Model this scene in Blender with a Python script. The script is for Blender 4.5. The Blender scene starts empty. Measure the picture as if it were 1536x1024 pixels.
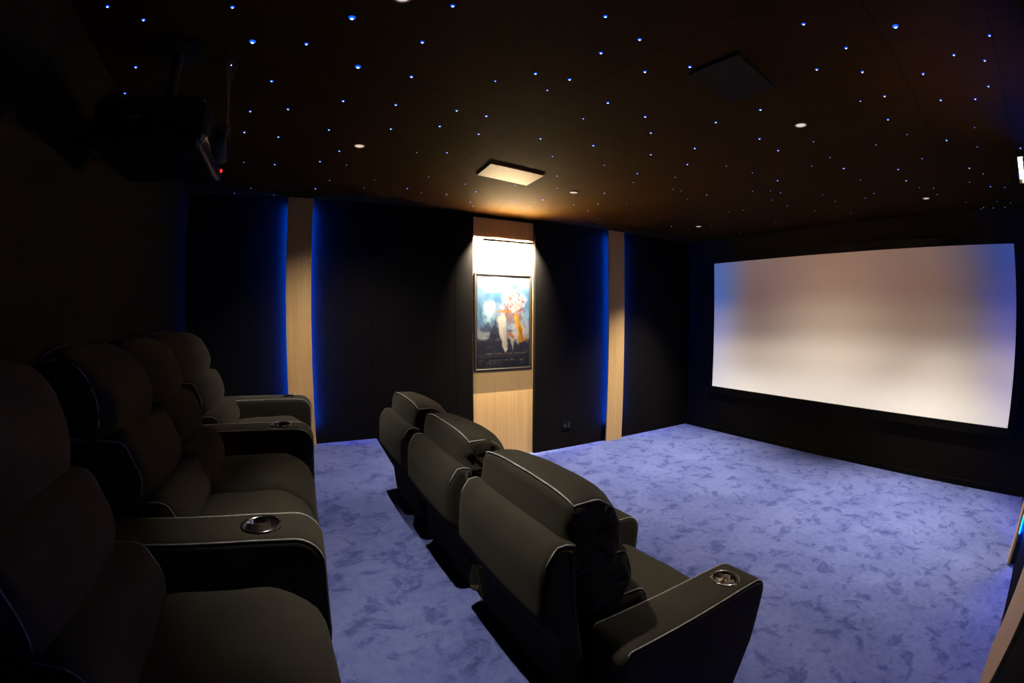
import bpy, bmesh, math, random
from mathutils import Vector, Matrix, noise
random.seed(7)
C = bpy.context.scene.collection
SC = bpy.context.scene
PI = math.pi

# ------------------------------------------------------------------ room numbers (metres)
W, H, HP = 4.216, 2.5, 0.3724           # width, ceiling height, seating platform height
YB = -5.78                              # back wall (screen wall is y = 0)
def edge_y(x): return -4.185 - 0.046 * x   # front edge of the platform

# ------------------------------------------------------------------ materials
def s2l(c):
    return tuple((v / 12.92 if v <= 0.04045 else ((v + 0.055) / 1.055) ** 2.4) for v in (x / 255 for x in c)) + (1,)

def mat(name):
    m = bpy.data.materials.new(name); m.use_nodes = True
    nt = m.node_tree; b = nt.nodes['Principled BSDF']
    return m, nt, b
def node(nt, t, **kw):
    n = nt.nodes.new(t)
    for k, v in kw.items():
        if k.startswith('i_'):
            key = k[2:]
            n.inputs[int(key) if key.isdigit() else key.replace('_', ' ')].default_value = v
        else: setattr(n, k, v)
    return n
def simple(name, col, rough=0.6, metal=0.0, spec=0.5):
    m, nt, b = mat(name)
    b.inputs['Base Color'].default_value = (*col, 1); b.inputs['Roughness'].default_value = rough
    b.inputs['Metallic'].default_value = metal; b.inputs['Specular IOR Level'].default_value = spec
    return m
def emit(name, col, st):
    m, nt, b = mat(name)
    b.inputs['Base Color'].default_value = (0, 0, 0, 1)
    b.inputs['Emission Color'].default_value = (*col, 1); b.inputs['Emission Strength'].default_value = st
    return m
def cloth(name, c1, c2, scale=6, sheen=0.0, bump=0.25, fine=420, rough=0.95, spec=0.15, stint=(1, .95, .85, 1)):
    m, nt, b = mat(name)
    tc = node(nt, 'ShaderNodeTexCoord')
    n1 = node(nt, 'ShaderNodeTexNoise', i_Scale=scale, i_Detail=4, i_Roughness=.6)
    n2 = node(nt, 'ShaderNodeTexNoise', i_Scale=fine, i_Detail=2)
    for n in (n1, n2): nt.links.new(tc.outputs['Object'], n.inputs['Vector'])
    mx = node(nt, 'ShaderNodeMix', data_type='RGBA')
    mx.inputs[6].default_value = (*c1, 1); mx.inputs[7].default_value = (*c2, 1)
    nt.links.new(n1.outputs['Fac'], mx.inputs[0]); nt.links.new(mx.outputs[2], b.inputs['Base Color'])
    bp = node(nt, 'ShaderNodeBump', i_Strength=bump, i_Distance=.002)
    nt.links.new(n2.outputs['Fac'], bp.inputs['Height']); nt.links.new(bp.outputs['Normal'], b.inputs['Normal'])
    b.inputs['Roughness'].default_value = rough; b.inputs['Specular IOR Level'].default_value = spec
    b.inputs['Sheen Weight'].default_value = sheen; b.inputs['Sheen Roughness'].default_value = .5
    b.inputs['Sheen Tint'].default_value = stint
    return m

M = {}
M['fabric'] = cloth('black microfibre', (.0165, .0150, .0116), (.0345, .0314, .0250), 7, sheen=.035, bump=.35, spec=.04)
M['base'] = cloth('black lining cloth', (.010, .010, .009), (.014, .013, .012), 9)
M['wall'] = cloth('black acoustic cloth', (.0046, .0041, .0040), (.0062, .0055, .0053), 3, bump=.5, fine=260, spec=.03)
M['ceiling'] = cloth('dark brown stretch cloth', (.020, .0096, .0015), (.025, .0120, .0019), 5, bump=.25, fine=320, rough=.8, spec=.03)
M['seam'] = simple('seam shadow', (.004, .004, .003), .9)
M['black'] = simple('black plastic', (.012, .012, .012), .45)
M['velvet'] = simple('black velvet border', (.004, .004, .004), 1.0, spec=.05)
M['gloss'] = simple('glossy black plastic', (.010, .010, .010), .25)
M['metal'] = simple('aluminium', (.55, .53, .50), .35, 1.0)
M['chrome'] = simple('polished steel', (.88, .85, .80), .13, 1.0)
M['screen'] = simple('matte grey white screen cloth', (.42, .42, .42), .9, spec=.05)
M['thread'] = cloth('grey piping thread', (.05, .049, .046), (.46, .45, .43), 55, bump=.6, fine=600)
M['cable'] = simple('dark brown cable', (.06, .045, .03), .6)
M['frame'] = simple('bronze black frame lacquer', (.009, .007, .0045), .5, 0, .25)

def wood():
    m, nt, b = mat('pale straight grain wood veneer')
    tc = node(nt, 'ShaderNodeTexCoord')
    mp = node(nt, 'ShaderNodeMapping'); mp.inputs['Scale'].default_value = (60, 60, 1.1)
    n1 = node(nt, 'ShaderNodeTexNoise', i_Scale=1.0, i_Detail=5, i_Roughness=.65)
    mp2 = node(nt, 'ShaderNodeMapping'); mp2.inputs['Scale'].default_value = (240, 240, 9)
    n2 = node(nt, 'ShaderNodeTexNoise', i_Scale=1.0, i_Detail=3)
    nt.links.new(tc.outputs['Object'], mp.inputs['Vector']); nt.links.new(mp.outputs[0], n1.inputs['Vector'])
    nt.links.new(tc.outputs['Object'], mp2.inputs['Vector']); nt.links.new(mp2.outputs[0], n2.inputs['Vector'])
    cr = node(nt, 'ShaderNodeValToRGB')
    cr.color_ramp.elements[0].position = .28; cr.color_ramp.elements[0].color = (.50, .305, .125, 1)
    cr.color_ramp.elements[1].position = .75; cr.color_ramp.elements[1].color = (.66, .425, .19, 1)
    nt.links.new(n1.outputs['Fac'], cr.inputs[0])
    mx = node(nt, 'ShaderNodeMix', data_type='RGBA', blend_type='MULTIPLY'); mx.inputs[0].default_value = .25
    nt.links.new(cr.outputs[0], mx.inputs[6]); nt.links.new(n2.outputs['Fac'], mx.inputs[7])
    nt.links.new(mx.outputs[2], b.inputs['Base Color'])
    b.inputs['Roughness'].default_value = .55; b.inputs['Specular IOR Level'].default_value = .3
    return m
M['wood'] = wood()

def carpet():
    m, nt, b = mat('blue violet cut pile carpet')
    tc = node(nt, 'ShaderNodeTexCoord')
    def nz(scale, detail, rough, dist=0.0, sc=(1, 1, 1)):
        mp = node(nt, 'ShaderNodeMapping'); mp.inputs['Scale'].default_value = sc
        n = node(nt, 'ShaderNodeTexNoise', i_Scale=scale, i_Detail=detail, i_Roughness=rough, i_Distortion=dist)
        nt.links.new(tc.outputs['Object'], mp.inputs['Vector']); nt.links.new(mp.outputs[0], n.inputs['Vector'])
        return n.outputs['Fac']
    def ramp(src, a, bb):
        r = node(nt, 'ShaderNodeMapRange', interpolation_type='SMOOTHSTEP')
        r.inputs[1].default_value = a; r.inputs[2].default_value = bb
        nt.links.new(src, r.inputs[0]); return r.outputs[0]
    def mth(op, a, c):
        n = node(nt, 'ShaderNodeMath', operation=op)
        for k, v in enumerate((a, c)):
            if isinstance(v, (int, float)): n.inputs[k].default_value = v
            else: nt.links.new(v, n.inputs[k])
        return n.outputs[0]
    big = ramp(nz(2.2, 3, .55, .4), .30, .72)
    mid = ramp(nz(6.8, 6, .70, .5, (1.2, 1, 1)), .36, .49)          # brushed pile patches
    low = ramp(nz(26, 4, .7, .2), .30, .70)
    g = nz(210, 3, .75)
    f = mth('ADD', mth('ADD', mth('MULTIPLY', big, .20), mth('MULTIPLY', mid, .38)), mth('ADD', mth('MULTIPLY', low, .16), mth('MULTIPLY', g, .36)))
    cr = node(nt, 'ShaderNodeValToRGB'); e = cr.color_ramp.elements
    e[0].position = .16; e[0].color = (.028, .044, .164, 1)
    e[1].position = 1.0; e[1].color = (.164, .192, .445, 1)
    x = cr.color_ramp.elements.new(.62); x.color = (.086, .109, .306, 1)
    nt.links.new(f, cr.inputs[0]); nt.links.new(cr.outputs[0], b.inputs['Base Color'])
    bp = node(nt, 'ShaderNodeBump', i_Strength=.7, i_Distance=.006)
    nt.links.new(mth('ADD', g, mth('MULTIPLY', mid, .8)), bp.inputs['Height']); nt.links.new(bp.outputs[0], b.inputs['Normal'])
    b.inputs['Roughness'].default_value = 1.0; b.inputs['Specular IOR Level'].default_value = .05
    b.inputs['Sheen Weight'].default_value = .12; b.inputs['Sheen Roughness'].default_value = .6
    b.inputs['Sheen Tint'].default_value = (.6, .6, 1, 1)
    return m
M['carpet'] = carpet()

# ------------------------------------------------------------------ mesh helpers
class MB:
    def __init__(s): s.v, s.f, s.mi = [], [], []
    def add(s, vs, fs, mi=0):
        o = len(s.v); s.v += [tuple(v) for v in vs]; s.f += [tuple(i + o for i in f) for f in fs]; s.mi += [mi] * len(fs)
    def box(s, a, b, mi=0):
        (x0, y0, z0), (x1, y1, z1) = a, b
        s.add([(x0, y0, z0), (x1, y0, z0), (x1, y1, z0), (x0, y1, z0), (x0, y0, z1), (x1, y0, z1), (x1, y1, z1), (x0, y1, z1)],
              [(0, 3, 2, 1), (4, 5, 6, 7), (0, 1, 5, 4), (1, 2, 6, 5), (2, 3, 7, 6), (3, 0, 4, 7)], mi)
    def tube(s, path, r, closed=False, n=6, mi=0):
        P = [Vector(p) for p in path]; L = len(P); vs = []; up = None
        for i, p in enumerate(P):
            a = P[(i - 1) % L] if (closed or i > 0) else p
            c = P[(i + 1) % L] if (closed or i < L - 1) else p
            t = (c - a).normalized() if (c - a).length > 1e-9 else Vector((0, 0, 1))
            if up is None: up = t.orthogonal().normalized()
            up = (up - t * up.dot(t)); up = up.normalized() if up.length > 1e-6 else t.orthogonal().normalized()
            sd = t.cross(up)
            vs += [p + (up * math.cos(2 * PI * k / n) + sd * math.sin(2 * PI * k / n)) * r for k in range(n)]
        fs = []
        for i in range(L if closed else L - 1):
            j = (i + 1) % L
            fs += [(i * n + k, i * n + (k + 1) % n, j * n + (k + 1) % n, j * n + k) for k in range(n)]
        if not closed: fs += [tuple(range(n - 1, -1, -1)), tuple((L - 1) * n + k for k in range(n))]
        s.add(vs, fs, mi)
    def lathe(s, prof, o=(0, 0, 0), n=28, mi=0, mis=None):   # prof: (r, z) pairs round the z axis
        vs = [(o[0] + r * math.cos(2 * PI * k / n), o[1] + r * math.sin(2 * PI * k / n), o[2] + z) for r, z in prof for k in range(n)]
        for i in range(len(prof) - 1):
            s.add([], []) ; 
        base = len(s.v); s.v += vs
        for i in range(len(prof) - 1):
            for k in range(n):
                s.f.append((base + i * n + k, base + i * n + (k + 1) % n, base + (i + 1) * n + (k + 1) % n, base + (i + 1) * n + k))
                s.mi.append(mis[i] if mis else mi)
    def build(s, name, mats, parent=None, smooth=None, bevel=0, seg=2):
        me = bpy.data.meshes.new(name); me.from_pydata(s.v, [], s.f)
        for m in (mats if isinstance(mats, (list, tuple)) else [mats]): me.materials.append(m)
        if any(s.mi): me.polygons.foreach_set('material_index', s.mi)
        bm = bmesh.new(); bm.from_mesh(me)
        bmesh.ops.recalc_face_normals(bm, faces=bm.faces); bm.to_mesh(me); bm.free()
        if smooth is not None:
            me.polygons.foreach_set('use_smooth', [True] * len(me.polygons))
            if smooth < 179: me.set_sharp_from_angle(angle=math.radians(smooth))
        o = bpy.data.objects.new(name, me); C.objects.link(o)
        if parent: o.parent = parent
        if bevel:
            md = o.modifiers.new('bevel', 'BEVEL'); md.width = bevel; md.segments = seg; md.limit_method = 'ANGLE'
        return o

def tag(o, label, cat, group=None):
    o['label'] = label; o['category'] = cat
    if group: o['group'] = group
    return o
def thing(name, label, cat, loc=(0, 0, 0), rotz=0, group=None):
    o = bpy.data.objects.new(name, None); C.objects.link(o); o.empty_display_size = .1
    o.location = loc; o.rotation_euler = (0, 0, rotz)
    return tag(o, label, cat, group)
def struct(o):
    o['kind'] = 'structure'; return o

def resample(pts, n, closed=True):
    L = len(pts); d = []
    for i in range(L if closed else L - 1):
        p0, p1, p2, p3 = (Vector(pts[(i + k) % L]) if closed else Vector(pts[min(max(i + k, 0), L - 1)]) for k in (-1, 0, 1, 2))
        for k in range(12):
            t = k / 12
            d.append(.5 * ((2 * p1) + (p2 - p0) * t + (2 * p0 - 5 * p1 + 4 * p2 - p3) * t * t + (3 * p1 - p0 - 3 * p2 + p3) * t ** 3))
    if closed: d.append(d[0])
    else: d.append(Vector(pts[-1]))
    acc = [0]
    for a, b in zip(d, d[1:]): acc.append(acc[-1] + (b - a).length)
    out = []; j = 0
    for i in range(n):
        s = acc[-1] * i / (n if closed else n - 1)
        while j < len(d) - 2 and acc[j + 1] < s: j += 1
        u = (s - acc[j]) / max(acc[j + 1] - acc[j], 1e-9)
        out.append(d[j].lerp(d[j + 1], min(max(u, 0), 1)))
    return out
def fillet(pts, n=5):                                   # (y, z, radius) polygon -> rounded loop
    out = []; L = len(pts)
    for i in range(L):
        p = Vector(pts[i][:2]); a = Vector(pts[i - 1][:2]); b = Vector(pts[(i + 1) % L][:2]); r = pts[i][2]
        if r <= 0: out.append(p); continue
        da, db = (a - p).normalized(), (b - p).normalized()
        ang = da.angle(db); t = r / math.tan(ang / 2)
        t = min(t, .48 * (a - p).length, .48 * (b - p).length); r = t * math.tan(ang / 2)
        c = p + (da + db).normalized() * (r / math.sin(ang / 2))
        s, e = p + da * t - c, p + db * t - c
        for k in range(n + 1):
            q = s.lerp(e, k / n); out.append(c + q.normalized() * r)
    return out
def inset(loop, d):
    L = len(loop); area = sum(loop[i].x * loop[(i + 1) % L].y - loop[(i + 1) % L].x * loop[i].y for i in range(L))
    sg = 1 if area > 0 else -1; out = []
    for i in range(L):
        t = loop[(i + 1) % L] - loop[i - 1]
        t = t.normalized() if t.length > 1e-9 else Vector((1, 0))
        out.append(loop[i] + Vector((-t.y, t.x)) * sg * d)
    return out
def sm(a, b, x):
    t = min(max((x - a) / (b - a), 0), 1); return t * t * (3 - 2 * t)
def wrinkle(x, p, amp, seed):
    return amp * (noise.noise(Vector((x * 7 + seed * 9.1, p.x * 9, p.y * 9))) + .5 * noise.noise(Vector((x * 22, p.x * 20 + seed, p.y * 20))))
def sweep(mb, loop, x0, x1, r, rx=None, nmid=6, nr=5, bulge=.0, amp=0.0, seed=0, ruche=0.0, bow=0.0, droop=0.0, taper=0.0):
    """a cushion: the (y, z) loop carried along x, rounded towards both ends"""
    rx = rx or r; w = x1 - x0; xs = []
    for k in range(nr): xs.append((x0 + rx * (1 - math.cos(PI / 2 * k / nr)), r * (1 - math.sin(PI / 2 * k / nr)), 1))
    for k in range(nmid + 1): xs.append((x0 + rx + (w - 2 * rx) * k / nmid, 0, 0))
    for k in range(nr - 1, -1, -1): xs.append((x1 - rx * (1 - math.cos(PI / 2 * k / nr)), r * (1 - math.sin(PI / 2 * k / nr)), 1))
    n = len(loop); vs = []; cen = sum(loop, Vector((0, 0))) / n
    for x, d, e in xs:
        l = inset(loop, d - bulge * (1 - (2 * (x - x0) / w - 1) ** 2)); u = 2 * (x - x0) / w - 1
        for i, p in enumerate(l):
            q = Vector((x, p.x - taper * u ** 4 * max(0, (p.x - cen.x) / .12), p.y - droop * u ** 4 * sm(.0, 1.0, (p.y - cen.y) / .12))); dr = (loop[i] - cen).normalized()
            if e and ruche: q.x += (1 if u > 0 else -1) * ruche * noise.noise(Vector((seed, p.x * 10, p.y * 48 + .8 * noise.noise(Vector((p.x * 16, p.y * 9, seed))))))
            if amp:
                a = wrinkle(x, p, amp, seed)
                q.y += dr.x * a; q.z += dr.y * a
            vs.append(q)
    fs = []
    for s in range(len(xs) - 1):
        fs += [(s * n + i, s * n + (i + 1) % n, (s + 1) * n + (i + 1) % n, (s + 1) * n + i) for i in range(n)]
    for s, sx in ((0, -1), (len(xs) - 1, 1)):
        l = vs[s * n:(s + 1) * n]; c = sum(l, Vector()) / n; b0 = s * n
        for sc_ in (.86, .68, .48, .25):
            k0 = len(vs)
            for v in l:
                q = c + (v - c) * sc_ + Vector((sx * rx * .16 * (1 - sc_), 0, 0)); q.x = q.x * sc_ + (1 - sc_) * q.x
                if ruche: q.x += sx * ruche * .8 * noise.noise(Vector((seed, q.y * 10, q.z * 48 + .8 * noise.noise(Vector((q.y * 16, q.z * 9, seed))))))
                vs.append(q)
            fs += [(b0 + i, b0 + (i + 1) % n, k0 + (i + 1) % n, k0 + i) for i in range(n)]; b0 = k0
        vs.append(c + Vector((sx * rx * .16, 0, 0)))
        fs += [(b0 + i, b0 + (i + 1) % n, len(vs) - 1) for i in range(n)]
    mb.add(vs, fs)

def V2(l): return [Vector(p) for p in l]

# ------------------------------------------------------------------ room shell
m = MB(); m.box((-.12, YB - .12, -.1), (W + .12, .12, 0)); struct(m.build('floor', M['carpet']))
m = MB()
pf = [(0, YB), (W, YB), (W, edge_y(W)), (0, edge_y(0))]
n = 4; vs = [(x, y, .0) for x, y in pf] + [(x, y, HP) for x, y in pf]
m.add(vs, [(0, 3, 2, 1), (4, 5, 6, 7), (0, 1, 5, 4), (1, 2, 6, 5), (2, 3, 7, 6), (3, 0, 4, 7)])
struct(m.build('floor_platform', M['carpet'], bevel=.012, seg=3))

def ceiling_seams(mt):
    nt = mt.node_tree; b = nt.nodes['Principled BSDF']
    tc = node(nt, 'ShaderNodeTexCoord'); sp = node(nt, 'ShaderNodeSeparateXYZ'); nt.links.new(tc.outputs['Object'], sp.inputs[0])
    def mth(op, a, c=0.0, d=0.0):
        k = node(nt, 'ShaderNodeMath', operation=op)
        for i, v in enumerate((a, c, d)):
            if isinstance(v, (int, float)): k.inputs[i].default_value = v
            else: nt.links.new(v, k.inputs[i])
        return k.outputs[0]
    tot = None
    for ax, a, s, lo, hi in (('y', 2.15, 0, -5.7, -.1), ('y', 3.395, -.065, -5.7, -.1), ('y', 1.0, 0, -3.2, -.1), ('y', 3.95, -.03, -3.2, -.1),
                             ('x', -4.02, .105, .02, 3.9), ('x', -3.02, -.2, .02, 1.0), ('x', -3.1, -.02, 2.15, 4.2), ('x', -2.68, 0, 2.15, 4.2), ('x', -1.6, 0, .02, 4.2)):
        u, v = (sp.outputs[0], sp.outputs[1]) if ax == 'y' else (sp.outputs[1], sp.outputs[0])   # u across the seam, v along it
        d = mth('COMPARE', u, mth('MULTIPLY_ADD', v, s, a), (.0034))
        q = mth('MULTIPLY', d, mth('MULTIPLY', mth('GREATER_THAN', v, lo), mth('LESS_THAN', v, hi)))
        tot = q if tot is None else mth('MAXIMUM', tot, q)
    src = b.inputs['Base Color'].links[0].from_socket
    mx = node(nt, 'ShaderNodeMix', data_type='RGBA'); mx.inputs[7].default_value = (.004, .003, .002, 1)
    nt.links.new(tot, mx.inputs[0]); nt.links.new(src, mx.inputs[6]); nt.links.new(mx.outputs[2], b.inputs['Base Color'])
ceiling_seams(M['ceiling'])
m = MB(); m.box((-.12, YB - .12, H), (W + .12, .12, H + .1)); struct(m.build('ceiling', M['ceiling']))

def fabric_wall(name, ax, pos, out, lo, hi, seams, z0=0.0):
    """a core wall faced with stretched cloth panels, 4 mm joints, a small shadow gap under the ceiling"""
    mb = MB(); cuts = [lo] + list(seams) + [hi]
    def bx(u0, u1, d0, d1, a, b):
        d0, d1 = sorted((pos + out * d0, pos + out * d1))
        mb.box((d0, u0, a) if ax == 'x' else (u0, d0, a), (d1, u1, b) if ax == 'x' else (u1, d1, b))
    bx(lo, hi, -.13, -.06, -.0, H)
    for a, b in zip(cuts, cuts[1:]):
        if (a, b) == (-3.212, -2.507) and name == 'wall_left': continue                                   # recess that takes the wood panel
        bx(a, b, -.06, -.012, 0, H); bx(a + .002, b - .002, -.012, 0, z0, H - .006)
    return struct(mb.build(name, M['wall']))
SE = [-4.93, -4.75, -4.205, -3.395, -3.212, -2.507, -1.53, -1.29]
fabric_wall('wall_left', 'x', 0, 1, YB, 0, SE)
fabric_wall('wall_right', 'x', W, -1, YB, 0, SE)
fabric_wall('wall_front', 'y', 0, -1, 0, W, [])
fabric_wall('wall_back', 'y', YB, 1, 0, W, [1.4, 2.8])
m = MB()
m.box((.02, -.022, 0), (W - .02, 0, .06)); struct(m.build('baseboard_front', M['velvet'], bevel=.004))

# ------------------------------------------------------------------ wood strips with blue light behind them
LEDB = emit('blue light tape', (.0, .075, 1.0), 760)
LEDW = emit('blue white light tape', (.18, .30, 1.0), 34)
def wood_strip(side, y0, y1, z0, label):
    s = 1 if side == 'l' else -1; X = 0 if side == 'l' else W
    t = thing('wood_strip', label, 'wood strip', (X, (y0 + y1) / 2, z0), 0, 'upright wood strips lit blue from behind')
    hw = (y1 - y0) / 2; hz = H - z0 - .012
    def bx(mb, d0, d1, a, b, u, v): mb.box((min(s * d0, s * d1), a, u), (max(s * d0, s * d1), b, v))
    mb = MB(); bx(mb, .036, .054, -hw, hw, 0, hz); mb.build('board', M['wood'], t, bevel=.0015)
    mb = MB(); bx(mb, .0005, .036, -hw + .035, hw - .035, 0, hz); mb.build('mounting_batten', M['black'], t)
    for q in (-1, 1):
        mb = MB(); e = q * (hw - .035)
        e = q * (hw - .013); bx(mb, .0325, .0355, min(e, e + q * .006), max(e, e + q * .006), .22 if z0 == 0 else .16, hz - .07)
        o = mb.build('light_tape', LEDB, t); o['label'] = 'glowing blue light tape along the edge'
    return t
wood_strip('l', -4.945, -4.733, HP, 'pale upright wood strip beside the back row of seats, blue glow on both edges')
wood_strip('l', -1.533, -1.287, 0, 'pale upright wood strip between the framed poster and the screen wall, bright blue edge')
wood_strip('r', -1.533, -1.287, 0, 'pale upright wood strip on the wall at the screen\'s far end, seen edge on')

# ------------------------------------------------------------------ wood panel, poster and picture light on both side walls
PA, PB = -3.212, -2.507; PRS = {'l': .035, 'r': -.0165}    # panel edges, depth of the panel face behind the cloth
def wood_panel(side, label):
    s = 1 if side == 'l' else -1; X = 0 if side == 'l' else W
    mb = MB(); mb.box((min(0, -s * .016), PA + .001, .0), (max(0, -s * .016), PB - .001, H - .035))
    o = mb.build('veneered_board', M['wood'], None, bevel=.002); o.location.x = X - s * PRS[side]
    return tag(o, label, 'wood panel', 'tall wood panels behind the picture lights')
wood_panel('l', 'tall pale wood panel behind the framed poster and its light')
wood_panel('r', 'tall pale wood panel on the near wall, cut off by the frame\'s edge')

def fbm(x, y, s, o=4):
    return sum(noise.noise(Vector((x * 2 ** k + s * 17.3, y * 2 ** k - s * 5.1, s))) / 2 ** k for k in range(o))
def poster_colour(u, v):
    """an invented abstract picture: a loose figure in a pale and orange outfit on a blue ground (u across, v up)"""
    w1 = fbm(u * 6, v * 6, 1); w2 = fbm(u * 14, v * 14, 2); w3 = fbm(u * 30, v * 30, 3); w4 = fbm(u * 5, v * 22, 4)
    def mix(c, d, t): return [a + (b - a) * min(max(t, 0), 1) for a, b in zip(c, d)]
    c = mix([58, 108, 158], [112, 158, 200], .5 + .7 * w1)
    c = mix(c, [150, 168, 196], .8 * sm(.84, 1.0, v + .08 * w1))
    c = mix(c, [215, 200, 180], .75 * sm(.93, .99, v - .12 * (1 - u) + .05 * w2))
    c = mix(c, [168, 172, 186], sm(.50, .36, v + .06 * w1 - .05 * u))                  # pale band
    c = mix(c, [34, 38, 62], sm(.37, .26, v + .05 * w4))                               # dark ground
    c = mix(c, [20, 24, 48], .8 * sm(.16, .06, v + .03 * w1))
    c = mix(c, [78, 80, 96], .55 * sm(.15, .4, w4) * sm(.34, .22, v))
    # pale rectangle
    r = max(abs(u - .27) - .15, (abs(v - .865 - .03 * (u - .27)) - .042) * 1.6) + .012 * w2
    c = mix(c, [250, 222, 178], sm(.012, -.004, r)); c = mix(c, [255, 246, 226], .6 * sm(-.01, -.04, r) * sm(-.2, .3, w1))
    def blob(cx, cy, rx, ry, col, k=1.0, nz=.35, soft=.35, n=w2):
        nonlocal c
        d = math.hypot((u - cx) / rx, (v - cy) / ry) + nz * n
        c = mix(c, col, k * sm(1.0 + soft * .5, 1.0 - soft, d))
    blob(.22, .60, .13, .13, [196, 232, 250], .95, .5, .6)
    blob(.28, .66, .08, .07, [240, 248, 252], .9, .5, .6)
    blob(.40, .62, .12, .10, [150, 170, 200], .8, .5, .6)
    blob(.85, .75, .10, .06, [206, 228, 246], .8, .5, .6)
    blob(.92, .55, .09, .12, [176, 206, 236], .6, .5, .6)
    blob(.20, .43, .12, .05, [44, 60, 100], .7, .7, .5)
    blob(.34, .40, .09, .10, [26, 34, 62], .85, .7, .5)                               # dark clutter
    blob(.30, .33, .12, .05, [18, 24, 46], .8, .6, .5)
    blob(.12, .33, .10, .02, [196, 200, 214], .7, .6, .5, w3)
    blob(.66, .60, .20, .24, [226, 220, 226], .75, .55, .6)
    blob(.80, .37, .17, .11, [222, 218, 226], .85, .5, .6)
    blob(.55, .86, .09, .055, [246, 238, 232], .9, .6, .6)                            # head and spray
    blob(.62, .92, .06, .03, [190, 196, 214], .7, .6, .6)
    blob(.60, .78, .12, .10, [248, 232, 224], .97, .5, .5)
    blob(.47, .50, .09, .10, [236, 226, 222], .85, .5, .6)
    blob(.70, .70, .15, .12, [240, 226, 222], .97, .45, .4)                           # jacket
    if math.hypot((u - .71) / .20, (v - .66) / .17) < 1.05:
        c = mix(c, [158, 58, 40], .85 * sm(.08, .22, w3 + .3 * w2)); c = mix(c, [92, 84, 112], .7 * sm(.14, .3, -w3 + .2 * w1))
    blob(.60, .53, .10, .08, [120, 150, 196], .85, .6, .5)
    blob(.60, .55, .08, .07, [176, 96, 70], .55, .9, .5, w3)
    blob(.50, .615, .13, .018, [206, 134, 64], .9, .5, .6)                            # sleeve
    blob(.60, .40, .09, .018, [60, 84, 140], .9, .5, .6)
    def limb(x0, y0, x1, y1, w0, w_1, col, k=1.0, nz=.012):
        nonlocal c
        t = ((u - x0) * (x1 - x0) + (v - y0) * (y1 - y0)) / ((x1 - x0) ** 2 + (y1 - y0) ** 2); tt = min(max(t, 0), 1)
        d = math.hypot(u - x0 - tt * (x1 - x0), (v - y0 - tt * (y1 - y0)) * 1.4) - (w0 + (w_1 - w0) * tt) + nz * w2 * 2
        c = mix(c, col, k * sm(.012, -.012, d))
    limb(.46, .52, .53, .20, .08, .035, [232, 220, 212], .95)                         # pale trouser leg
    limb(.52, .42, .55, .22, .03, .03, [206, 190, 180], .7)
    blob(.66, .30, .06, .10, [226, 214, 208], .8, .6, .5); blob(.95, .40, .05, .12, [196, 196, 212], .7, .5, .6)
    limb(.74, .56, .84, .30, .055, .045, [214, 146, 40], .97)                         # ochre leg
    limb(.72, .56, .78, .36, .012, .016, [246, 206, 120], .8); limb(.80, .44, .86, .30, .012, .012, [150, 92, 26], .7)
    limb(.82, .285, .95, .315, .03, .018, [206, 134, 44], .95)
    limb(.60, .38, .68, .33, .035, .02, [196, 106, 60], .85)
    limb(.52, .205, .56, .205, .02, .018, [236, 230, 226], .95)
    limb(.63, .24, .65, .19, .014, .01, [12, 16, 34], .9); limb(.60, .30, .62, .22, .022, .016, [34, 40, 70], .8)
    for k in range(5): blob(.70 + .035 * k, .225 + .01 * (k % 2), .008, .02, [14, 18, 36], .8, .5, .5, w3)
    # blurred lettering rows along the foot
    if .15 < u < .93:
        c = mix(c, [176, 142, 112], .7 * sm(.010, .004, abs(v - .155)) * (.35 + .65 * (noise.cell(Vector((u * 46, 3, 1))) > .25)))
        c = mix(c, [150, 120, 100], .5 * sm(.010, .004, abs(v - .128)) * (noise.cell(Vector((u * 60, 8, 1))) > .35))
    if .04 < u < .96:
        for q, (vv, k) in enumerate(((.082, .75), (.060, .6), (.038, .5))):
            if q < 1 or u < .62 - .14 * q: c = mix(c, [206, 172, 150], k * sm(.006, .003, abs(v - vv)) * (noise.cell(Vector((u * 90, vv * 900, 2))) > .3))
    return c
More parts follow.
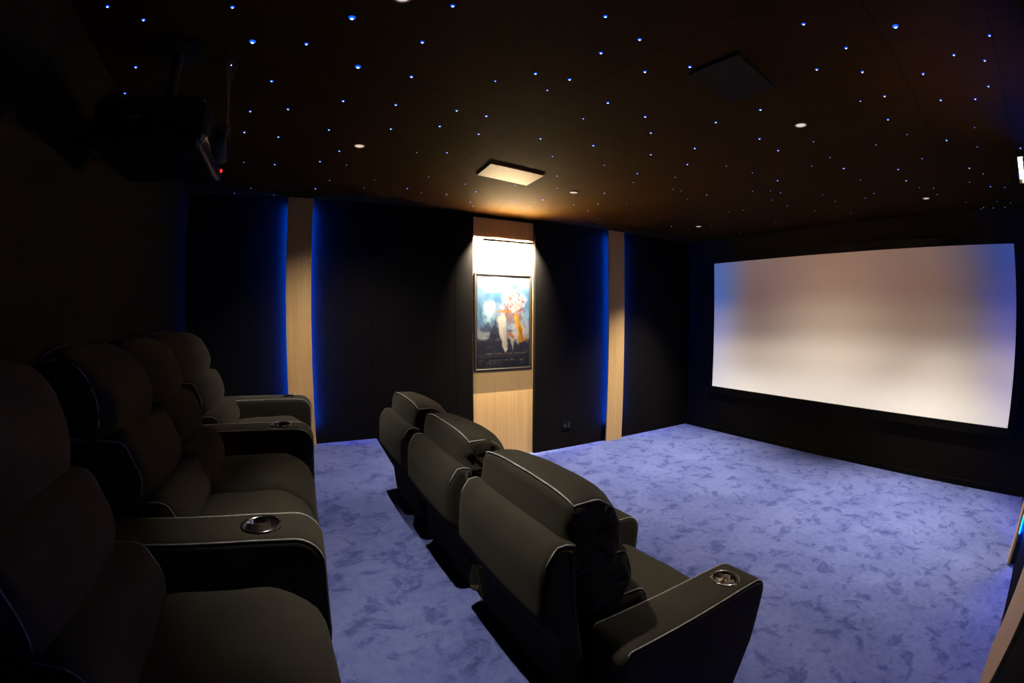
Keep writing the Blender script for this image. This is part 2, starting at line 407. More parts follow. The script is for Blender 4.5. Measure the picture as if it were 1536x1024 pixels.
def poster(side, label):
    s = 1 if side == 'l' else -1; X = (0 if side == 'l' else W) - s * (PRS[side] - .0008)
    y0, y1, z0, z1 = -3.192, -2.532, .926, 1.910
    t = thing('poster_frame', label, 'framed poster', (X, (y0 + y1) / 2, z0), 0, 'framed posters on the wood panels')
    hw = (y1 - y0) / 2; hh = z1 - z0; fw = .034; D = .015
    mb = MB()
    prof = [(0, 0), (0, D * .7), (.006, D), (fw * .55, D), (fw * .8, D * .62), (fw, D * .75), (fw, 0)]   # (inwards, depth) of the moulding
    cs = [(-hw, 0, 1, 1), (hw, 0, -1, 1), (hw, hh, -1, -1), (-hw, hh, 1, -1)]
    L = len(prof); vs = [(s * d, cy + sy * i, cz + sz * i) for cy, cz, sy, sz in cs for i, d in prof]
    mb.add(vs, [(a * L + k, a * L + (k + 1) % L, ((a + 1) % 4) * L + (k + 1) % L, ((a + 1) % 4) * L + k) for a in range(4) for k in range(L)])
    mb.build('frame', M['frame'], t)
    NU, NV = 150, 224; b = MB(); a = fw - .004
    b.v = [(s * .0085, -hw + a + (2 * hw - 2 * a) * i / NU, a + (hh - 2 * a) * j / NV) for j in range(NV + 1) for i in range(NU + 1)]
    b.f = [(j * (NU + 1) + i, j * (NU + 1) + i + 1, (j + 1) * (NU + 1) + i + 1, (j + 1) * (NU + 1) + i) for j in range(NV) for i in range(NU)]
    b.mi = [0] * len(b.f)
    pm, nt, bs = mat('printed poster paper ' + side)
    at = node(nt, 'ShaderNodeVertexColor', layer_name='print'); nt.links.new(at.outputs[0], bs.inputs['Base Color'])
    bs.inputs['Roughness'].default_value = .45; bs.inputs['Specular IOR Level'].default_value = .25
    o = b.build('print', pm, t)
    if side == 'l': o['label'] = 'blue and white painterly print of a figure with one ochre leg'
    ca = o.data.color_attributes.new('print', 'FLOAT_COLOR', 'POINT'); buf = []
    for j in range(NV + 1):
        for i in range(NU + 1):
            c = poster_colour(i / NU if s > 0 else 1 - i / NU, j / NV); c = s2l([min(max(x, 0), 255) for x in c]); buf += (c[0] * .15, c[1] * .15, c[2] * .15, 1)
    ca.data.foreach_set('color', buf)
    mb = MB(); mb.box((min(0, s * .007), -hw + .006, .006), (max(0, s * .007), hw - .006, hh - .006)); mb.build('backing', M['black'], t)
    return t
poster('l', 'framed blue and white poster under the picture light on the pale wood panel')

LAMPW = emit('warm white light bar', (1.0, .86, .64), 12)
def picture_light(side, label, watts, zc=2.222, span=(-3.145, -2.585), d0=.104):
    s = 1 if side == 'l' else -1; X = 0 if side == 'l' else W
    y0, y1 = span
    t = thing('picture_light', label, 'picture light', (X - s * (PRS[side] - .0006), (y0 + y1) / 2, zc), 0, 'slim bar picture lights')
    hw = (y1 - y0) / 2
    def bx(mb, d0, d1, a, b, u, v): mb.box((min(s * d0, s * d1), a, u), (max(s * d0, s * d1), b, v))
    mb = MB()
    bx(mb, d0 - .013, d0 + .017, -hw, hw, .006, .010); bx(mb, d0 + .014, d0 + .017, -hw, hw, -.014, .010)        # cover: top and front
    bx(mb, d0 - .013, d0 + .017, -hw, -hw + .003, -.014, .008); bx(mb, d0 - .013, d0 + .017, hw - .003, hw, -.014, .008)
    mb.build('housing', M['frame'], t, bevel=.001)
    mb = MB(); bx(mb, d0 - .009, d0 + .011, -hw + .006, hw - .006, .0045, .0058); mb.build('light_bar', LAMPW, t)
    for q in (-.55, .55):
        mb = MB(); mb.tube([(0, q * hw, .008), (s * d0 * .6, q * hw, .012), (s * d0, q * hw, .012)], .004); mb.build('arm', M['metal'], t)
    l = bpy.data.lights.new('picture_light_lamp', 'AREA'); l.shape = 'RECTANGLE'; l.size = .012; l.size_y = 2 * hw - .012
    l.energy = watts; l.color = (1, .85, .62); l.spread = math.radians(124)
    o = bpy.data.objects.new('lamp', l); C.objects.link(o); o.parent = t
    if watts > 100:                                                          # added up lamp: puts the amber glow on the ceiling
        k = bpy.data.lights.new('added_ceiling_glow', 'AREA'); k.shape = 'RECTANGLE'; k.size = .008; k.size_y = 2 * hw - .02; k.energy = 25; k.color = (1, .76, .42); k.spread = math.radians(100)
        q = bpy.data.objects.new('added_up_lamp', k); C.objects.link(q); q.parent = t; q.location = (s * (d0 + .006), 0, .013); q.rotation_euler = (PI, s * math.radians(47), 0)
    o.location = (s * d0, 0, .0035); o.rotation_euler = (0, s * math.radians(60), 0)
    return t
picture_light('l', 'slim bar picture light shining down the wall onto the framed poster', 2300)
picture_light('r', 'slim bar picture light high on the near wall at the picture\'s edge', 22, 2.08, (-2.95, -2.56), .178)

# ------------------------------------------------------------------ screen
sx0, sx1, sz0, sz1 = .4392, 3.9209, .591, 2.1817
t = thing('projection_screen', 'wide projection screen in a black velvet border lit cream to brown', 'screen', ((sx0 + sx1) / 2, 0, sz0))
hw = (sx1 - sx0) / 2; hh = sz1 - sz0; fb = .085
mb = MB()
for a, b in (((-hw - fb, -.045, -fb), (hw + fb, -.001, 0)), ((-hw - fb, -.045, hh), (hw + fb, -.001, hh + fb)), ((-hw - fb, -.045, 0), (-hw, -.001, hh)), ((hw, -.045, 0), (hw + fb, -.001, hh))): mb.box(a, b)
mb.build('border_frame', M['velvet'], t, bevel=.004)
mb = MB(); mb.box((-hw, -.034, 0), (hw, -.02, hh)); o = mb.build('screen_surface', M['screen'], t); o['label'] = 'white screen cloth catching soft cream and brown light'

# ------------------------------------------------------------------ socket on the poster wall
t = thing('wall_socket', 'small black wall socket low between the wood panel and the bright blue edge', 'socket', (.0005, -2.09, .265))
mb = MB(); mb.box((0, -.058, -.055), (.009, .058, .055)); mb.build('face_plate', M['velvet'], t, bevel=.003)
mb = MB(); mb.lathe([(.0, .0005), (.019, .0005), (.021, .003), (.023, .003), (.023, 0)], n=24)
o = mb.build('socket_ring', M['black'], t, smooth=40); o.rotation_euler = (0, PI / 2, 0); o.location = (.009, -.018, 0)
mb = MB(); mb.box((.009, .02, -.03), (.013, .045, .03)); mb.build('switch', M['black'], t, bevel=.002)

# ------------------------------------------------------------------ ceiling panels
def ceiling_panel(name, cs, mt, label):
    t = thing(name, label, 'ceiling panel', (*[sum(c[i] for c in cs) / 4 for i in (0, 1)], H))
    cx, cy = t.location.x, t.location.y
    mb = MB(); vs = [(x - cx, y - cy, z) for z in (-.0125, -.0015) for x, y in cs]
    mb.add(vs, [(0, 1, 2, 3), (4, 5, 6, 7)] + [(k, (k + 1) % 4, 4 + (k + 1) % 4, 4 + k) for k in range(4)])
    mb.build('panel', mt, t, bevel=.001)
    mb = MB(); g = 1.035; vs = [((x - cx) * g, (y - cy) * g, z) for z in (-.003, -.0002) for x, y in cs]
    mb.add(vs, [(0, 1, 2, 3), (4, 5, 6, 7)] + [(k, (k + 1) % 4, 4 + (k + 1) % 4, 4 + k) for k in range(4)])
    mb.build('gap_shade', M['seam'], t)  # dark plate: shade round the panel edge put into colour
ceiling_panel('wood_hatch', [(1.375, -3.69), (1.33, -3.245), (1.055, -3.23), (1.115, -3.675)], M['wood'], 'small pale wood hatch in the dark ceiling in front of the poster')
M['hatch'] = simple('matte black hatch face', (.008, .008, .010), .9, spec=.1)
ceiling_panel('black_hatch', [(2.855, -3.50), (3.095, -3.485), (3.055, -3.132), (2.82, -3.138)], M['hatch'], 'dark grey square hatch flush in the ceiling among the star points')

# ------------------------------------------------------------------ downlights
RING = simple('grey lacquered ring', (.25, .24, .23), .4)
LENS = emit('downlight lens', (1.0, .84, .70), .72)
def downlight(x, y, label, watts, tilt=0, cone=106, blend=1.0, aim=0):
    t = thing('downlight', label, 'downlight', (x, y, H), 0, 'small round downlights in the ceiling')
    mb = MB(); mb.lathe([(.0265, -.0005), (.033, -.001), (.034, -.003), (.030, -.006), (.0275, -.005), (.0265, -.0005)], n=32); mb.build('trim_ring', RING, t, smooth=50)
    mb = MB(); mb.lathe([(.0001, -.0055), (.016, -.005), (.024, -.0035), (.0265, -.002), (.0265, -.001), (.0001, -.001)], n=32); mb.build('lens', LENS, t, smooth=60)
    l = bpy.data.lights.new('downlight_lamp', 'SPOT'); l.energy = watts; l.color = (1, .90, .74); l.spot_size = math.radians(cone); l.spot_blend = blend; l.shadow_soft_size = .02
    o = bpy.data.objects.new('lamp', l); C.objects.link(o); o.parent = t; o.location = (0, 0, -.03); o.rotation_euler = (tilt, aim, 0)
    return t
DL = [(1.335, -4.547, 'small round downlight above the aisle between the rows, by the deep wood strip'),
      (1.066, -2.784, 'small round downlight just past the pale wood hatch, in front of the poster'),
      (.835, -.869, 'small round downlight by the screen corner on the poster wall side'),
      (2.94, -2.657, 'small round downlight alone above the open carpet, largest looking of them'),
      (3.182, -.648, 'thin bright downlight above the screen\'s wider end'),
      (2.717, -4.66, 'downlight at the very top edge of the frame above the front row')]
DW = [165, 190, 560, 195, 580, 165]
DT = [.09, 0, -.17, 0, -.17, .09]
DC = [(108, 1, .36), (98, 1, .1), (80, 1, .05), (98, 1, 0), (76, 1, 0), (62, 1, 0)]
for (x, y, lb), w, tl, cb in zip(DL, DW, DT, DC): downlight(x, y, lb, w, tl, *cb)

# ------------------------------------------------------------------ star points
STARS = [(2.541,-5.654,2),(2.444,-5.535,2),(2.528,-5.201,2),(2.181,-5.494,3),(2.094,-5.647,2),(1.847,-5.766,2),(2.316,-5.134,3),(2.339,-4.930,2),(2.128,-5.227,2),(2.011,-5.058,2),(1.674,-5.166,2),(1.735,-4.977,2),(1.390,-5.214,2),(1.353,-5.023,2),(1.050,-5.421,2),(1.523,-4.749,2),(1.210,-4.652,2),(0.864,-5.254,1),(0.852,-5.048,2),(0.983,-4.752,2),(0.444,-5.529,1),(0.693,-5.210,0),(0.574,-4.647,1),(0.228,-5.247,1),(0.316,-4.735,2),(0.050,-5.560,0),(0.050,-5.395,1),(0.053,-5.067,1),(2.548,-4.791,3),(2.731,-4.491,2),(2.484,-4.515,2),(2.223,-4.709,3),(2.218,-4.478,2),(1.892,-4.722,2),(1.933,-4.473,2),(1.641,-4.427,2),(1.987,-4.177,2),(1.774,-4.190,2),(1.995,-4.018,2),(1.765,-3.957,2),(2.334,-4.136,1),(2.472,-4.016,2),(2.375,-3.894,1),(2.507,-3.865,2),(2.935,-4.019,2),(2.902,-3.828,2),(2.745,-3.885,2),(2.743,-3.646,2),(2.429,-3.584,2),(2.219,-3.572,1),(2.424,-3.329,2),(2.295,-3.156,2),(2.052,-2.907,2),(1.955,-3.295,2),(1.874,-3.617,2),(1.666,-3.396,1),(1.414,-4.015,2),(1.344,-4.190,1),(0.958,-4.572,1),(0.678,-4.324,1),(0.896,-4.214,0),(0.898,-3.968,1),(0.461,-4.364,1),(0.551,-4.032,2),(0.469,-3.888,1),(0.505,-3.682,2),(0.228,-4.133,0),(0.839,-3.650,1),(0.682,-3.492,2),(0.984,-3.291,1),(0.347,-3.398,1),(0.233,-3.320,1),(0.547,-3.079,1),(0.473,-2.851,1),(0.733,-2.877,2),(1.349,-3.143,1),(1.087,-2.964,1),(1.722,-3.012,1),(1.725,-2.707,2),(1.552,-2.579,1),(1.193,-2.565,2),(0.734,-2.541,1),(0.885,-2.380,1),(0.929,-2.291,0),(1.027,-2.160,1),(0.625,-2.291,1),(0.411,-1.984,1),(0.109,-2.073,0),(0.074,-2.270,0),(0.725,-1.642,0),(0.452,-1.618,0),(0.628,-1.093,1),(1.839,-2.430,1),(1.621,-2.203,1),(1.631,-2.114,1),(0.900,-2.021,0),(1.242,-2.304,0),(0.802,-1.895,0),(0.303,-2.139,0),(1.121,-1.898,0),(0.804,-1.516,0),(0.361,-2.255,0),(3.387,-3.481,2),(3.675,-3.278,3),(4.029,-3.068,2),(3.447,-3.236,2),(3.842,-2.968,2),(3.972,-2.873,2),(2.891,-3.532,2),(3.272,-3.150,2),(3.429,-3.015,2),(3.669,-2.862,2),(3.952,-2.620,2),(3.437,-2.732,2),(3.863,-2.501,2),(3.314,-2.744,1),(3.685,-2.558,2),(2.873,-2.964,2),(2.621,-2.998,2),(3.364,-2.451,2),(3.803,-2.127,1),(3.400,-2.187,1),(3.603,-1.987,2),(3.777,-1.799,1),(2.886,-2.383,1),(2.665,-2.633,2),(2.650,-2.389,2),(2.303,-2.781,2),(3.183,-2.116,1),(3.219,-1.914,0),(4.071,-1.689,2),(2.853,-2.061,1),(3.382,-1.715,1),(2.082,-2.585,2),(2.244,-2.367,1),(2.680,-1.970,1),(2.843,-1.792,2),(3.171,-1.565,2),(2.292,-2.113,1),(2.334,-1.823,2),(2.847,-1.456,1),(3.152,-1.258,2),(3.665,-1.375,2),(3.753,-1.198,1),(3.619,-1.014,1),(4.038,-1.073,3),(4.044,-0.906,1),(3.778,-0.828,2),(3.901,-0.766,1),(3.308,-0.945,1),(3.203,-1.016,1),(3.299,-0.736,1),(2.056,-2.047,0),(2.034,-1.695,1),(2.151,-1.609,1),(2.184,-1.501,1),(1.700,-1.870,2),(1.495,-1.869,1),(2.012,-1.335,1),(2.436,-1.224,1),(2.815,-1.016,1),(2.702,-0.905,1),(2.437,-0.948,1),(2.013,-1.050,1),(1.619,-1.183,1),(1.456,-1.514,0),(1.348,-1.449,0),(1.289,-1.365,0),(1.474,-1.206,1),(1.330,-1.116,0),(1.064,-1.406,0),(1.589,-0.902,0),(1.785,-1.165,0),(1.590,-0.737,0),(1.502,-0.801,0),(2.140,-0.717,1),(2.275,-1.094,0),(2.391,-0.418,1),(2.184,-0.207,0),(1.580,-0.487,1),(1.241,-0.801,0),(0.975,-0.814,0),(2.899,-0.581,0),(2.804,-0.257,0),(3.194,-0.050,0),(3.506,-0.361,1),(3.650,-0.095,1),(3.743,-0.050,1),(3.801,-0.306,1),(3.931,-0.222,1),(3.865,-0.050,1),(3.618,-0.050,1),(3.375,-0.050,0),(3.025,-0.050,0),(2.951,-1.516,0),(1.561,-0.195,0),(1.302,-0.425,0),(1.326,-1.639,0),(0.929,-1.228,0),(0.619,-1.082,1),(0.646,-0.821,1),(0.966,-0.799,1),(1.238,-0.793,0),(0.969,-0.242,1),(0.242,-0.518,0),(0.402,-0.050,0),(0.796,-0.586,0),(0.050,-1.266,1),(0.050,-1.107,0),(0.451,-1.619,0),(0.732,-1.647,0)]
SM = [(emit('star tip %d' % k, (.62, .72, 1), a), emit('star halo %d' % k, (.0, .06, 1.0), b)) for k, (a, b) in enumerate(((1.2, .5), (4, 1.2), (7, 1.6), (12, 2.2)))]  # blue halo round each tip, painted as a glowing rim
SR = [(.0016, .0030), (.0026, .0056), (.0032, .0078), (.0050, .0125)]
sme = []
for k in range(4):
    mb = MB(); a, b = SR[k]; h = .5 * b
    mb.lathe([(.00005, -h), (a, -h * .9), (b * .8, -h * .45), (b, -.0003)], n=12, mis=[0, 1, 1])
    o = mb.build('star_light', list(SM[k]), None, smooth=180); sme.append(o.data); bpy.data.objects.remove(o)
SLAB = ['faint tiny blue star point in the dark ceiling', 'small blue white star point in the dark ceiling', 'bright blue white star point in the dark ceiling', 'largest bright blue star point in the dark ceiling']
for x, y, k in STARS:
    o = bpy.data.objects.new('star_light', sme[k]); C.objects.link(o); o.location = (x, y, H)
    tag(o, SLAB[k], 'star light', ['faint star points', 'small star points', 'bright star points', 'largest star points'][k])

# ------------------------------------------------------------------ projector
t = thing('projector', 'black projector hanging from the ceiling above the back row, red indicator lit', 'projector', (2.22, -5.43, H))
def P(mb, *a, **k): return mb.build(*a, **k)
lp = fillet([(-.21, -.475, .03), (.21, -.475, .04), (.21, -.30, .06), (-.21, -.285, .05)])
mb = MB(); sweep(mb, lp, -.24, .24, .035, nmid=4); P(mb, 'body', M['gloss'], t, smooth=60)
mb = MB(); mb.lathe([(.07, 0), (.07, .035), (.062, .045), (.056, .045), (.050, .02)], n=32); o = P(mb, 'lens_barrel', M['black'], t, smooth=50); o.rotation_euler = (-PI / 2, 0, 0); o.location = (0, .205, -.385)
mb = MB(); mb.lathe([(.0005, .028), (.02, .026), (.045, .018), (.051, .012)], n=32); o = P(mb, 'lens', simple('coated lens glass', (.02, .03, .05), .03), t, smooth=90); o.rotation_euler = (-PI / 2, 0, 0); o.location = (0, .205, -.385)
mb = MB(); mb.box((-.12, -.12, -.285), (.12, .12, -.272)); mb.box((-.09, -.09, -.012), (.09, .09, -.0005)); mb.tube([(0, 0, -.275), (0, 0, -.01)], .024, n=14); P(mb, 'ceiling_mount', M['black'], t)
mb = MB(); mb.tube([Vector((.243, -.085, -.395)), Vector((.2455, -.055, -.391)), Vector((.243, -.02, -.387))], .006, n=10); o = P(mb, 'glint_strip', M['metal'], t, smooth=60); o['label'] = 'pale metal strip added as a glint on the casing'  # strip added to stand in for a glint on the projector's side
for k in range(4):
    x0 = .03 - .035 * k; mb = MB()
    pts = [Vector((x0, .20 + .01 * k, -.003)), Vector((x0 + .02, .215, -.12)), Vector((x0 - .03 * k, .235 - .006 * k, -.25)), Vector((x0 - .05, .232, -.36 - .02 * k)), Vector((x0 - .06, .214, -.42))]
    mb.tube(pts, .0045); P(mb, 'cable', M['cable'], t)
mb = MB(); mb.lathe([(.0002, .006), (.006, .004), (.008, 0)], n=12); o = P(mb, 'indicator_light', emit('red indicator', (1, .02, .01), 2.5), t, smooth=60); o.rotation_euler = (-PI / 2, 0, 0); o.location = (-.16, .209, -.44)
o['label'] = 'small red indicator lamp'

def screen_wash_lamp():  # added beam: stands in for the room lamps' spill on the screen
    px, py, pz = 2.22, -5.165, H - .385
    l = bpy.data.lights.new('added_screen_wash', 'SPOT'); l.energy = 2430; l.spot_size = math.radians(70); l.spot_blend = 0; l.shadow_soft_size = .004; l.use_nodes = True
    o = bpy.data.objects.new('added_screen_wash', l); C.objects.link(o); o.rotation_euler = (PI / 2, 0, 0)
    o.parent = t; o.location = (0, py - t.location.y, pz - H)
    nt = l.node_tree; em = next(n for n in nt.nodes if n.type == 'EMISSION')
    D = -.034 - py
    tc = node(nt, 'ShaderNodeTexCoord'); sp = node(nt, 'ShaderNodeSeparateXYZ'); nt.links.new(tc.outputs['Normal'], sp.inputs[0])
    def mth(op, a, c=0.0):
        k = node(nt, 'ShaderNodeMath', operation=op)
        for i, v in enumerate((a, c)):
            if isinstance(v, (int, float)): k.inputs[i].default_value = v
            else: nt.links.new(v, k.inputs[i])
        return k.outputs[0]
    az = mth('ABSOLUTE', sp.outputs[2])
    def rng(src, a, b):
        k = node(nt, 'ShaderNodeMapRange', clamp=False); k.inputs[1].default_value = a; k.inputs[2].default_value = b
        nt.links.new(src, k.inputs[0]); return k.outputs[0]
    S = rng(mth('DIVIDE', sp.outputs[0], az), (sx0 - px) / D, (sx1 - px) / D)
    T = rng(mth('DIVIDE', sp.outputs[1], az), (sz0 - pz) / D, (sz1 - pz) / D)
    # spill light on the screen painted into the beam: columns (across) of colours given bottom to top
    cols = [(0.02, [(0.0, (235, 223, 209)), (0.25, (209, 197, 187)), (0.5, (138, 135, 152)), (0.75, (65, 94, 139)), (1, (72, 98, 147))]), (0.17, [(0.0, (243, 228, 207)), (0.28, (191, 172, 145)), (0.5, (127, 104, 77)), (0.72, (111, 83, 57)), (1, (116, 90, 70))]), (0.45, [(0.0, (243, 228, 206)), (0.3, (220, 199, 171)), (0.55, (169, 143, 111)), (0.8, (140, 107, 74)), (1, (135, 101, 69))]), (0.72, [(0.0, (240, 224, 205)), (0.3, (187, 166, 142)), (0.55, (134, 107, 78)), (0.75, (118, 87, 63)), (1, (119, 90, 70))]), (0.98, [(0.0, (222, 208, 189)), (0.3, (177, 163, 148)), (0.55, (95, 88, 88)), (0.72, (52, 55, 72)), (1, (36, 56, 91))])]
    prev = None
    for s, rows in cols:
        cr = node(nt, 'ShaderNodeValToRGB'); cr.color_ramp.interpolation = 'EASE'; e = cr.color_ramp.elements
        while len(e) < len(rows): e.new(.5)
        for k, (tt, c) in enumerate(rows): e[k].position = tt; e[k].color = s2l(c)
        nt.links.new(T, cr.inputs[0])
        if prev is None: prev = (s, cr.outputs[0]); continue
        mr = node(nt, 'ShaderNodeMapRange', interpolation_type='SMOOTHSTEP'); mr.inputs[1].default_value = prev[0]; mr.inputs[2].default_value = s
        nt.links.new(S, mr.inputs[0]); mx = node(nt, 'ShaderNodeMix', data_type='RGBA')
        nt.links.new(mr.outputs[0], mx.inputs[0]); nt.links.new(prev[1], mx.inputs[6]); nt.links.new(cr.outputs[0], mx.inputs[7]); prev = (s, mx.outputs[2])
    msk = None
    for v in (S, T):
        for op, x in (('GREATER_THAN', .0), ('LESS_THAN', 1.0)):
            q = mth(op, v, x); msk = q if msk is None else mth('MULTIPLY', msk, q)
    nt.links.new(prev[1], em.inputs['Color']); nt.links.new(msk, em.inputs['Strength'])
screen_wash_lamp()

# ------------------------------------------------------------------ recliners
AW = .165                                                   # armrest width
LUMBAR = [(-.415, .46, .03), (-.372, .535, .14), (-.415, .635, .045), (-.62, .64, .03), (-.60, .455, .03)]
MIDPIL = [(-.480, .61, .03), (-.448, .69, .14), (-.495, .800, .045), (-.70, .81, .03), (-.68, .60, .03)]
HEAD = [(-.545, .785, .025), (-.515, .88, .15), (-.575, .985, .09), (-.66, 1.022, .1), (-.748, 1.022, .02), (-.768, .90, .1), (-.745, .785, .03)]
SHELL = [(-.618, .10, .02), (-.662, .40, .2), (-.722, .70, .2), (-.735, .905, .02), (-.795, .925, .03), (-.838, .86, .09), (-.845, .71, .05), (-.832, .668, .012), (-.785, .662, .012), (-.762, .58, .05), (-.75, .40, .2), (-.70, .10, .02)]
SEAT = [(-.64, .40, .03), (-.62, .470, .03), (-.33, .498, .3), (-.10, .496, .10), (-.008, .42, .10), (-.004, .19, .1), (-.03, .05, .02), (-.10, .04, .02), (-.12, .16, .03), (-.62, .16, .03)]
ARM = [(-.575, .02, .02), (-.628, .40, .2), (-.675, .605, .04), (-.15, .598, .2), (.022, .588, .075), (.006, .30, .3), (-.055, .02, .02)]
cut_mesh = []
def cushion(name, prof, w, parent, seed, r=.05, piping=(), bulge=.006, crest=None, fil=False, n=40, amp=.003, ruche=.006, label=None, bow=0.0, droop=0.0, dy=0.0, taper=0.0):
    prof = [(p[0] + dy, *p[1:]) for p in prof]
    lp = fillet(prof, 6) if fil else resample(prof, n)
    if fil: lp = resample([tuple(p) for p in lp], n)
    mb = MB(); sweep(mb, lp, -w / 2, w / 2, r, nmid=10, bulge=bulge, amp=amp, seed=seed, ruche=ruche, droop=droop, taper=taper)
    o = mb.build(name, M['fabric'], parent, smooth=180)
    if label: o['label'] = label
    pbs = []; n_ = len(lp); cen = sum(lp, Vector((0, 0))) / n_
    def seam(x, i, out=.0022):
        tt = min(1, (w / 2 - abs(x)) / r); dd = r * (1 - math.sin(math.acos(1 - tt))); uu = 2 * x / w
        base = inset(lp, dd - bulge * (1 - uu * uu))[i]; q = inset(lp, dd - bulge * (1 - uu * uu) - out)[i]
        dr = (lp[i] - cen).normalized() * wrinkle(x, base, amp, seed)
        return (x, q.x + dr.x - taper * uu ** 4 * max(0, (base.x - cen.x) / .12), q.y + dr.y - droop * uu ** 4 * sm(0, 1, (base.y - cen.y) / .12))
    for sx, (a, b) in piping:
        ids = list(range(a, b + 1)) if a <= b else list(range(a, n_)) + list(range(0, b + 1))
        pb = MB(); pbs.append(pb); pb.tube([seam(sx * (w / 2 - .3 * r), i) for i in ids], .0026)
    if crest is not None:
        pb = MB(); pbs.append(pb); pb.tube([seam((-1 + k / 20) * (w / 2 - .0045), crest) for k in range(41)], .0028)
    for pb in pbs: pb.build('piping', M['thread'], o, smooth=180)['label'] = 'grey stitched piping'
    return o
def nearest(lp, y, z): return min(range(len(lp)), key=lambda i: (lp[i].x - y) ** 2 + (lp[i].y - z) ** 2)

arm_cache = {}
def arm_meshes():
    if arm_cache: return arm_cache
    lp = fillet(ARM, 8); mb = MB(); sweep(mb, lp, -AW / 2, AW / 2, .022, nmid=6, nr=5, amp=.0)
    o = mb.build('armrest', M['fabric'], None)
    c = MB(); c.lathe([(.0001, .495), (.0435, .495), (.0435, .66), (.0001, .66)], n=40); k = c.build('cutter', M['black'])
    k.location = (0, -.132, 0)
    md = o.modifiers.new('hole', 'BOOLEAN'); md.object = k; md.solver = 'EXACT'
    bpy.context.view_layer.update(); dg = bpy.context.evaluated_depsgraph_get()
    me = bpy.data.meshes.new_from_object(o.evaluated_get(dg)); me.name = 'armrest'
    me.polygons.foreach_set('use_smooth', [True] * len(me.polygons)); me.set_sharp_from_angle(angle=math.radians(35))
    for x in (o, k): bpy.data.objects.remove(x)
    arm_cache['arm'] = me
    mb = MB(); li = inset(lp, .022 * (1 - math.sin(math.acos(.7))) - .002)
    ids = [i for i, p in enumerate(lp) if p.y > .28 and p.x > -.655]; ids.sort(key=lambda i: i)
    for sx in (-1, 1):
        mb = MB(); mb.tube([(sx * (AW / 2 - .0066), li[i].x, li[i].y) for i in ids], .0027)
        o = mb.build('piping', M['thread'], smooth=180); arm_cache['pip%d' % sx] = o.data; bpy.data.objects.remove(o)
    mb = MB(); mb.lathe([(.0415, .5985), (.0445, .6015), (.0480, .6020), (.0505, .6005), (.0515, .5975)], n=44); o = mb.build('rim', M['chrome'], smooth=60); arm_cache['rim'] = o.data; bpy.data.objects.remove(o)
    mb = MB(); mb.lathe([(.0001, .503), (.036, .503), (.0395, .507), (.0405, .515), (.0412, .599), (.0425, .6005)], n=44); o = mb.build('cup', M['chrome'], smooth=60); arm_cache['cup'] = o.data; bpy.data.objects.remove(o)
    return arm_cache
def armrest(parent, x, dz=0.0):
    a = arm_meshes()
    o = bpy.data.objects.new('armrest', a['arm']); C.objects.link(o); o.parent = parent; o.location = (x, 0, dz)
    for sx in (-1, 1): p = bpy.data.objects.new('piping', a['pip%d' % sx]); C.objects.link(p); p.parent = o; p['label'] = 'grey stitched piping'
    c = bpy.data.objects.new('cup_holder', a['cup']); C.objects.link(c); c.parent = o; c.location = (0, -.132, 0); c['label'] = 'polished metal cup holder'
    r = bpy.data.objects.new('cup_rim', a['rim']); C.objects.link(r); r.parent = o; r.location = (0, -.132, 0); r['label'] = 'polished metal rim'
    return o
def recliner(label, loc, rz, w, arms, seed, group, back=None, dy=0.0):
    """w seat width; arms: -1 / +1 sides that carry an armrest of this seat"""
    t = thing('recliner', label, 'recliner', loc, rz, group)
    bw = back or w
    mb = MB(); mb.box((-w / 2 + .004, -.70, 0), (w / 2 - .004, -.10, .19)); mb.build('base', M['base'], t, bevel=.01)
    cushion('seat', SEAT, w - .016, t, seed, r=.035, fil=True, n=64, bulge=.012, amp=.005, ruche=.0)
    lp = resample([tuple(p) for p in fillet(LUMBAR, 6)], 48); i0, i1 = nearest(lp, -.38, .505), nearest(lp, -.60, .605)
    cushion('lumbar_cushion', LUMBAR, w - .034, t, seed + 1, r=.042, piping=[(s, (i0, i1)) for s in (-1, 1)], bulge=.010, ruche=.007, fil=True, n=48, dy=dy)
    lp = resample([tuple(p) for p in fillet(MIDPIL, 6)], 48); i0, i1 = nearest(lp, -.46, .655), nearest(lp, -.68, .785)
    cushion('back_cushion', MIDPIL, w - .032, t, seed + 2, r=.040, piping=[(s, (i0, i1)) for s in (-1, 1)], bulge=.012, ruche=.009, taper=.02, fil=True, n=48, dy=dy)
    lp = resample([tuple(p) for p in fillet(HEAD, 6)], 56); i0, i1 = nearest(lp, -.525, .83), nearest(lp, -.744, 1.017); ic = nearest(lp, -.742, 1.018)
    cushion('headrest', HEAD, bw + .035, t, seed + 3, r=.026, piping=[(s, (i0, i1)) for s in (-1, 1)], crest=ic, fil=True, n=56, bulge=.010, ruche=.012, taper=.055, droop=.016, dy=dy)
    lp = resample([tuple(p) for p in fillet(SHELL, 6)], 72); i0, i1 = nearest(lp, -.745, .912), nearest(lp, -.838, .86)
    cushion('back_shell', SHELL, bw + .075, t, seed + 4, r=.026, piping=[(s, (i0, i1)) for s in (-1, 1)], fil=True, n=72, bulge=.004, amp=.004, ruche=.0, dy=min(dy, 0))
    for s in arms: armrest(t, s * (w / 2 + AW / 2))
    return t
# front row: on the main floor in front of the platform
ax = [1.235, 1.893, 2.552, 3.205]; yf = -3.572
G1 = 'recliners of the front row'; G2 = 'recliners of the back row'
names1 = ['black front row recliner at the poster wall end of the row', 'black front row recliner in the middle of its row of three', 'black front row recliner closest to view with its side panel and cup holder showing']
for k in range(3):
    a, b = ax[k] + AW / 2, ax[k + 1] - AW / 2
    recliner(names1[k], ((a + b) / 2, yf, 0), 0, b - a - .004, (1, -1) if k == 0 else (1,), 10 * k + 3, G1)
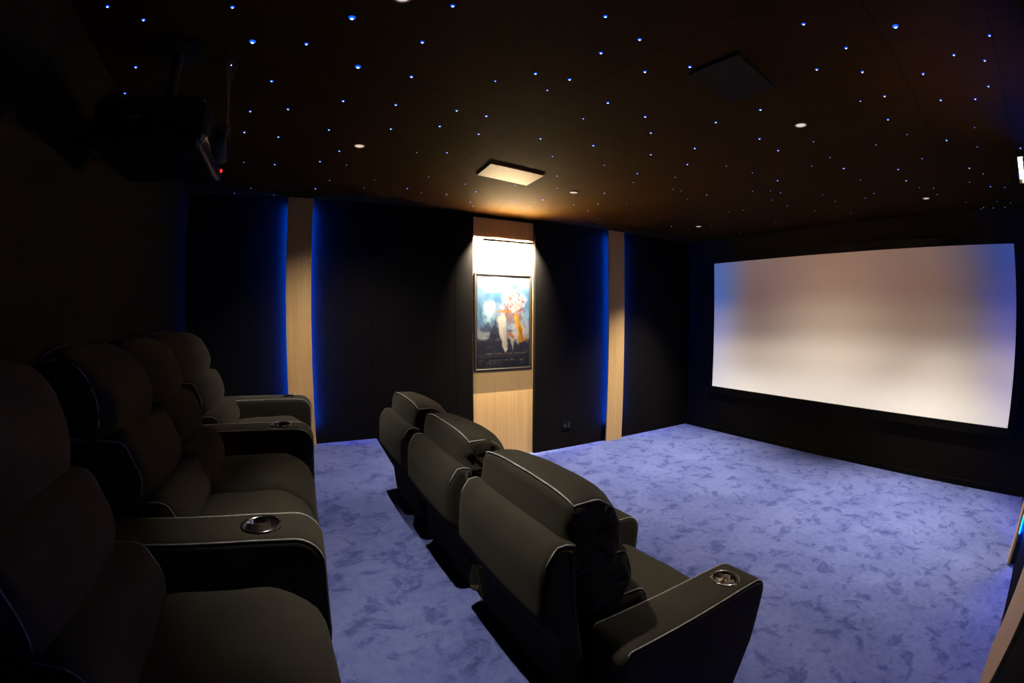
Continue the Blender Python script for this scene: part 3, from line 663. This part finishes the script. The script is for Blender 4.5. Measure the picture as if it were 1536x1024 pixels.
# back row: on the platform, turned a touch
be = [.985, 1.79, 2.875, 3.54]; rz = math.radians(-2.6); yb = -4.872
def rowpt(x): return (x, yb - .0454 * (x - 2.2), HP)
mid = (be[1] + be[2]) / 2
segs = [(be[0] + AW / 2, be[1] - AW / 2, (-1, 1), 'black back row recliner by the wood strip, between the two small cup holders'),
        (be[1] + AW / 2, mid, (), 'black back row recliner of the armless pair, farther half beside the middle cup holder'),
        (mid, be[2] - AW / 2, (1,), 'black back row recliner of the pair, nearer half with the big cup holder armrest'),
        (be[2] + AW / 2, be[3] - AW / 2, (1,), 'black back row recliner cut off by the lower corner of the picture')]
for k, (a, b, arms, lb) in enumerate(segs):
    recliner(lb, rowpt((a + b) / 2), rz, b - a - .006, arms, 100 + 10 * k, G2, back=b - a - .085 if k in (1, 2) else None, dy=(-.04, .0, .025, .03)[k])

# ------------------------------------------------------------------ camera and world
w = bpy.data.worlds.new('world'); SC.world = w; w.use_nodes = True
w.node_tree.nodes['Background'].inputs[0].default_value = (0, 0, 0, 1); w.node_tree.nodes['Background'].inputs[1].default_value = 0
cd = bpy.data.cameras.new('camera'); cam = bpy.data.objects.new('camera', cd); C.objects.link(cam); SC.camera = cam
cd.type = 'PANO'; cd.sensor_width = 36; cd.sensor_height = 24; cd.sensor_fit = 'HORIZONTAL'; cd.clip_start = .02; cd.lens = 16
cy = cd if hasattr(cd, 'panorama_type') else cd.cycles
cy.panorama_type = 'FISHEYE_LENS_POLYNOMIAL'; cy.fisheye_fov = math.radians(200)
for k, v in enumerate((0, -0.06376760190, -0.00028367895, 0.00006325047, -0.0000020079245)): setattr(cy, 'fisheye_polynomial_k%d' % k, v)
yaw, pit, rol = (math.radians(v) for v in (61.4465, -3.1462, .091))
fw = Vector((-math.sin(yaw) * math.cos(pit), math.cos(yaw) * math.cos(pit), math.sin(pit))); rt = Vector((math.cos(yaw), math.sin(yaw), 0)); up = rt.cross(fw)
r2 = rt * math.cos(rol) + up * math.sin(rol); u2 = -rt * math.sin(rol) + up * math.cos(rol)
mw = Matrix((r2, u2, -fw)).transposed().to_4x4(); mw.translation = (3.9592, -4.9357, 1.467); cam.matrix_world = mw

vs_ = SC.view_settings; SC.display_settings.display_device = 'sRGB'
vs_.view_transform = 'Standard'; vs_.look = 'None'; vs_.gamma = 1; vs_.exposure = 0; vs_.use_curve_mapping = False
SC.cycles.use_denoising = True
SC.cycles.max_bounces = 8; SC.cycles.diffuse_bounces = 5; SC.cycles.sample_clamp_indirect = 6
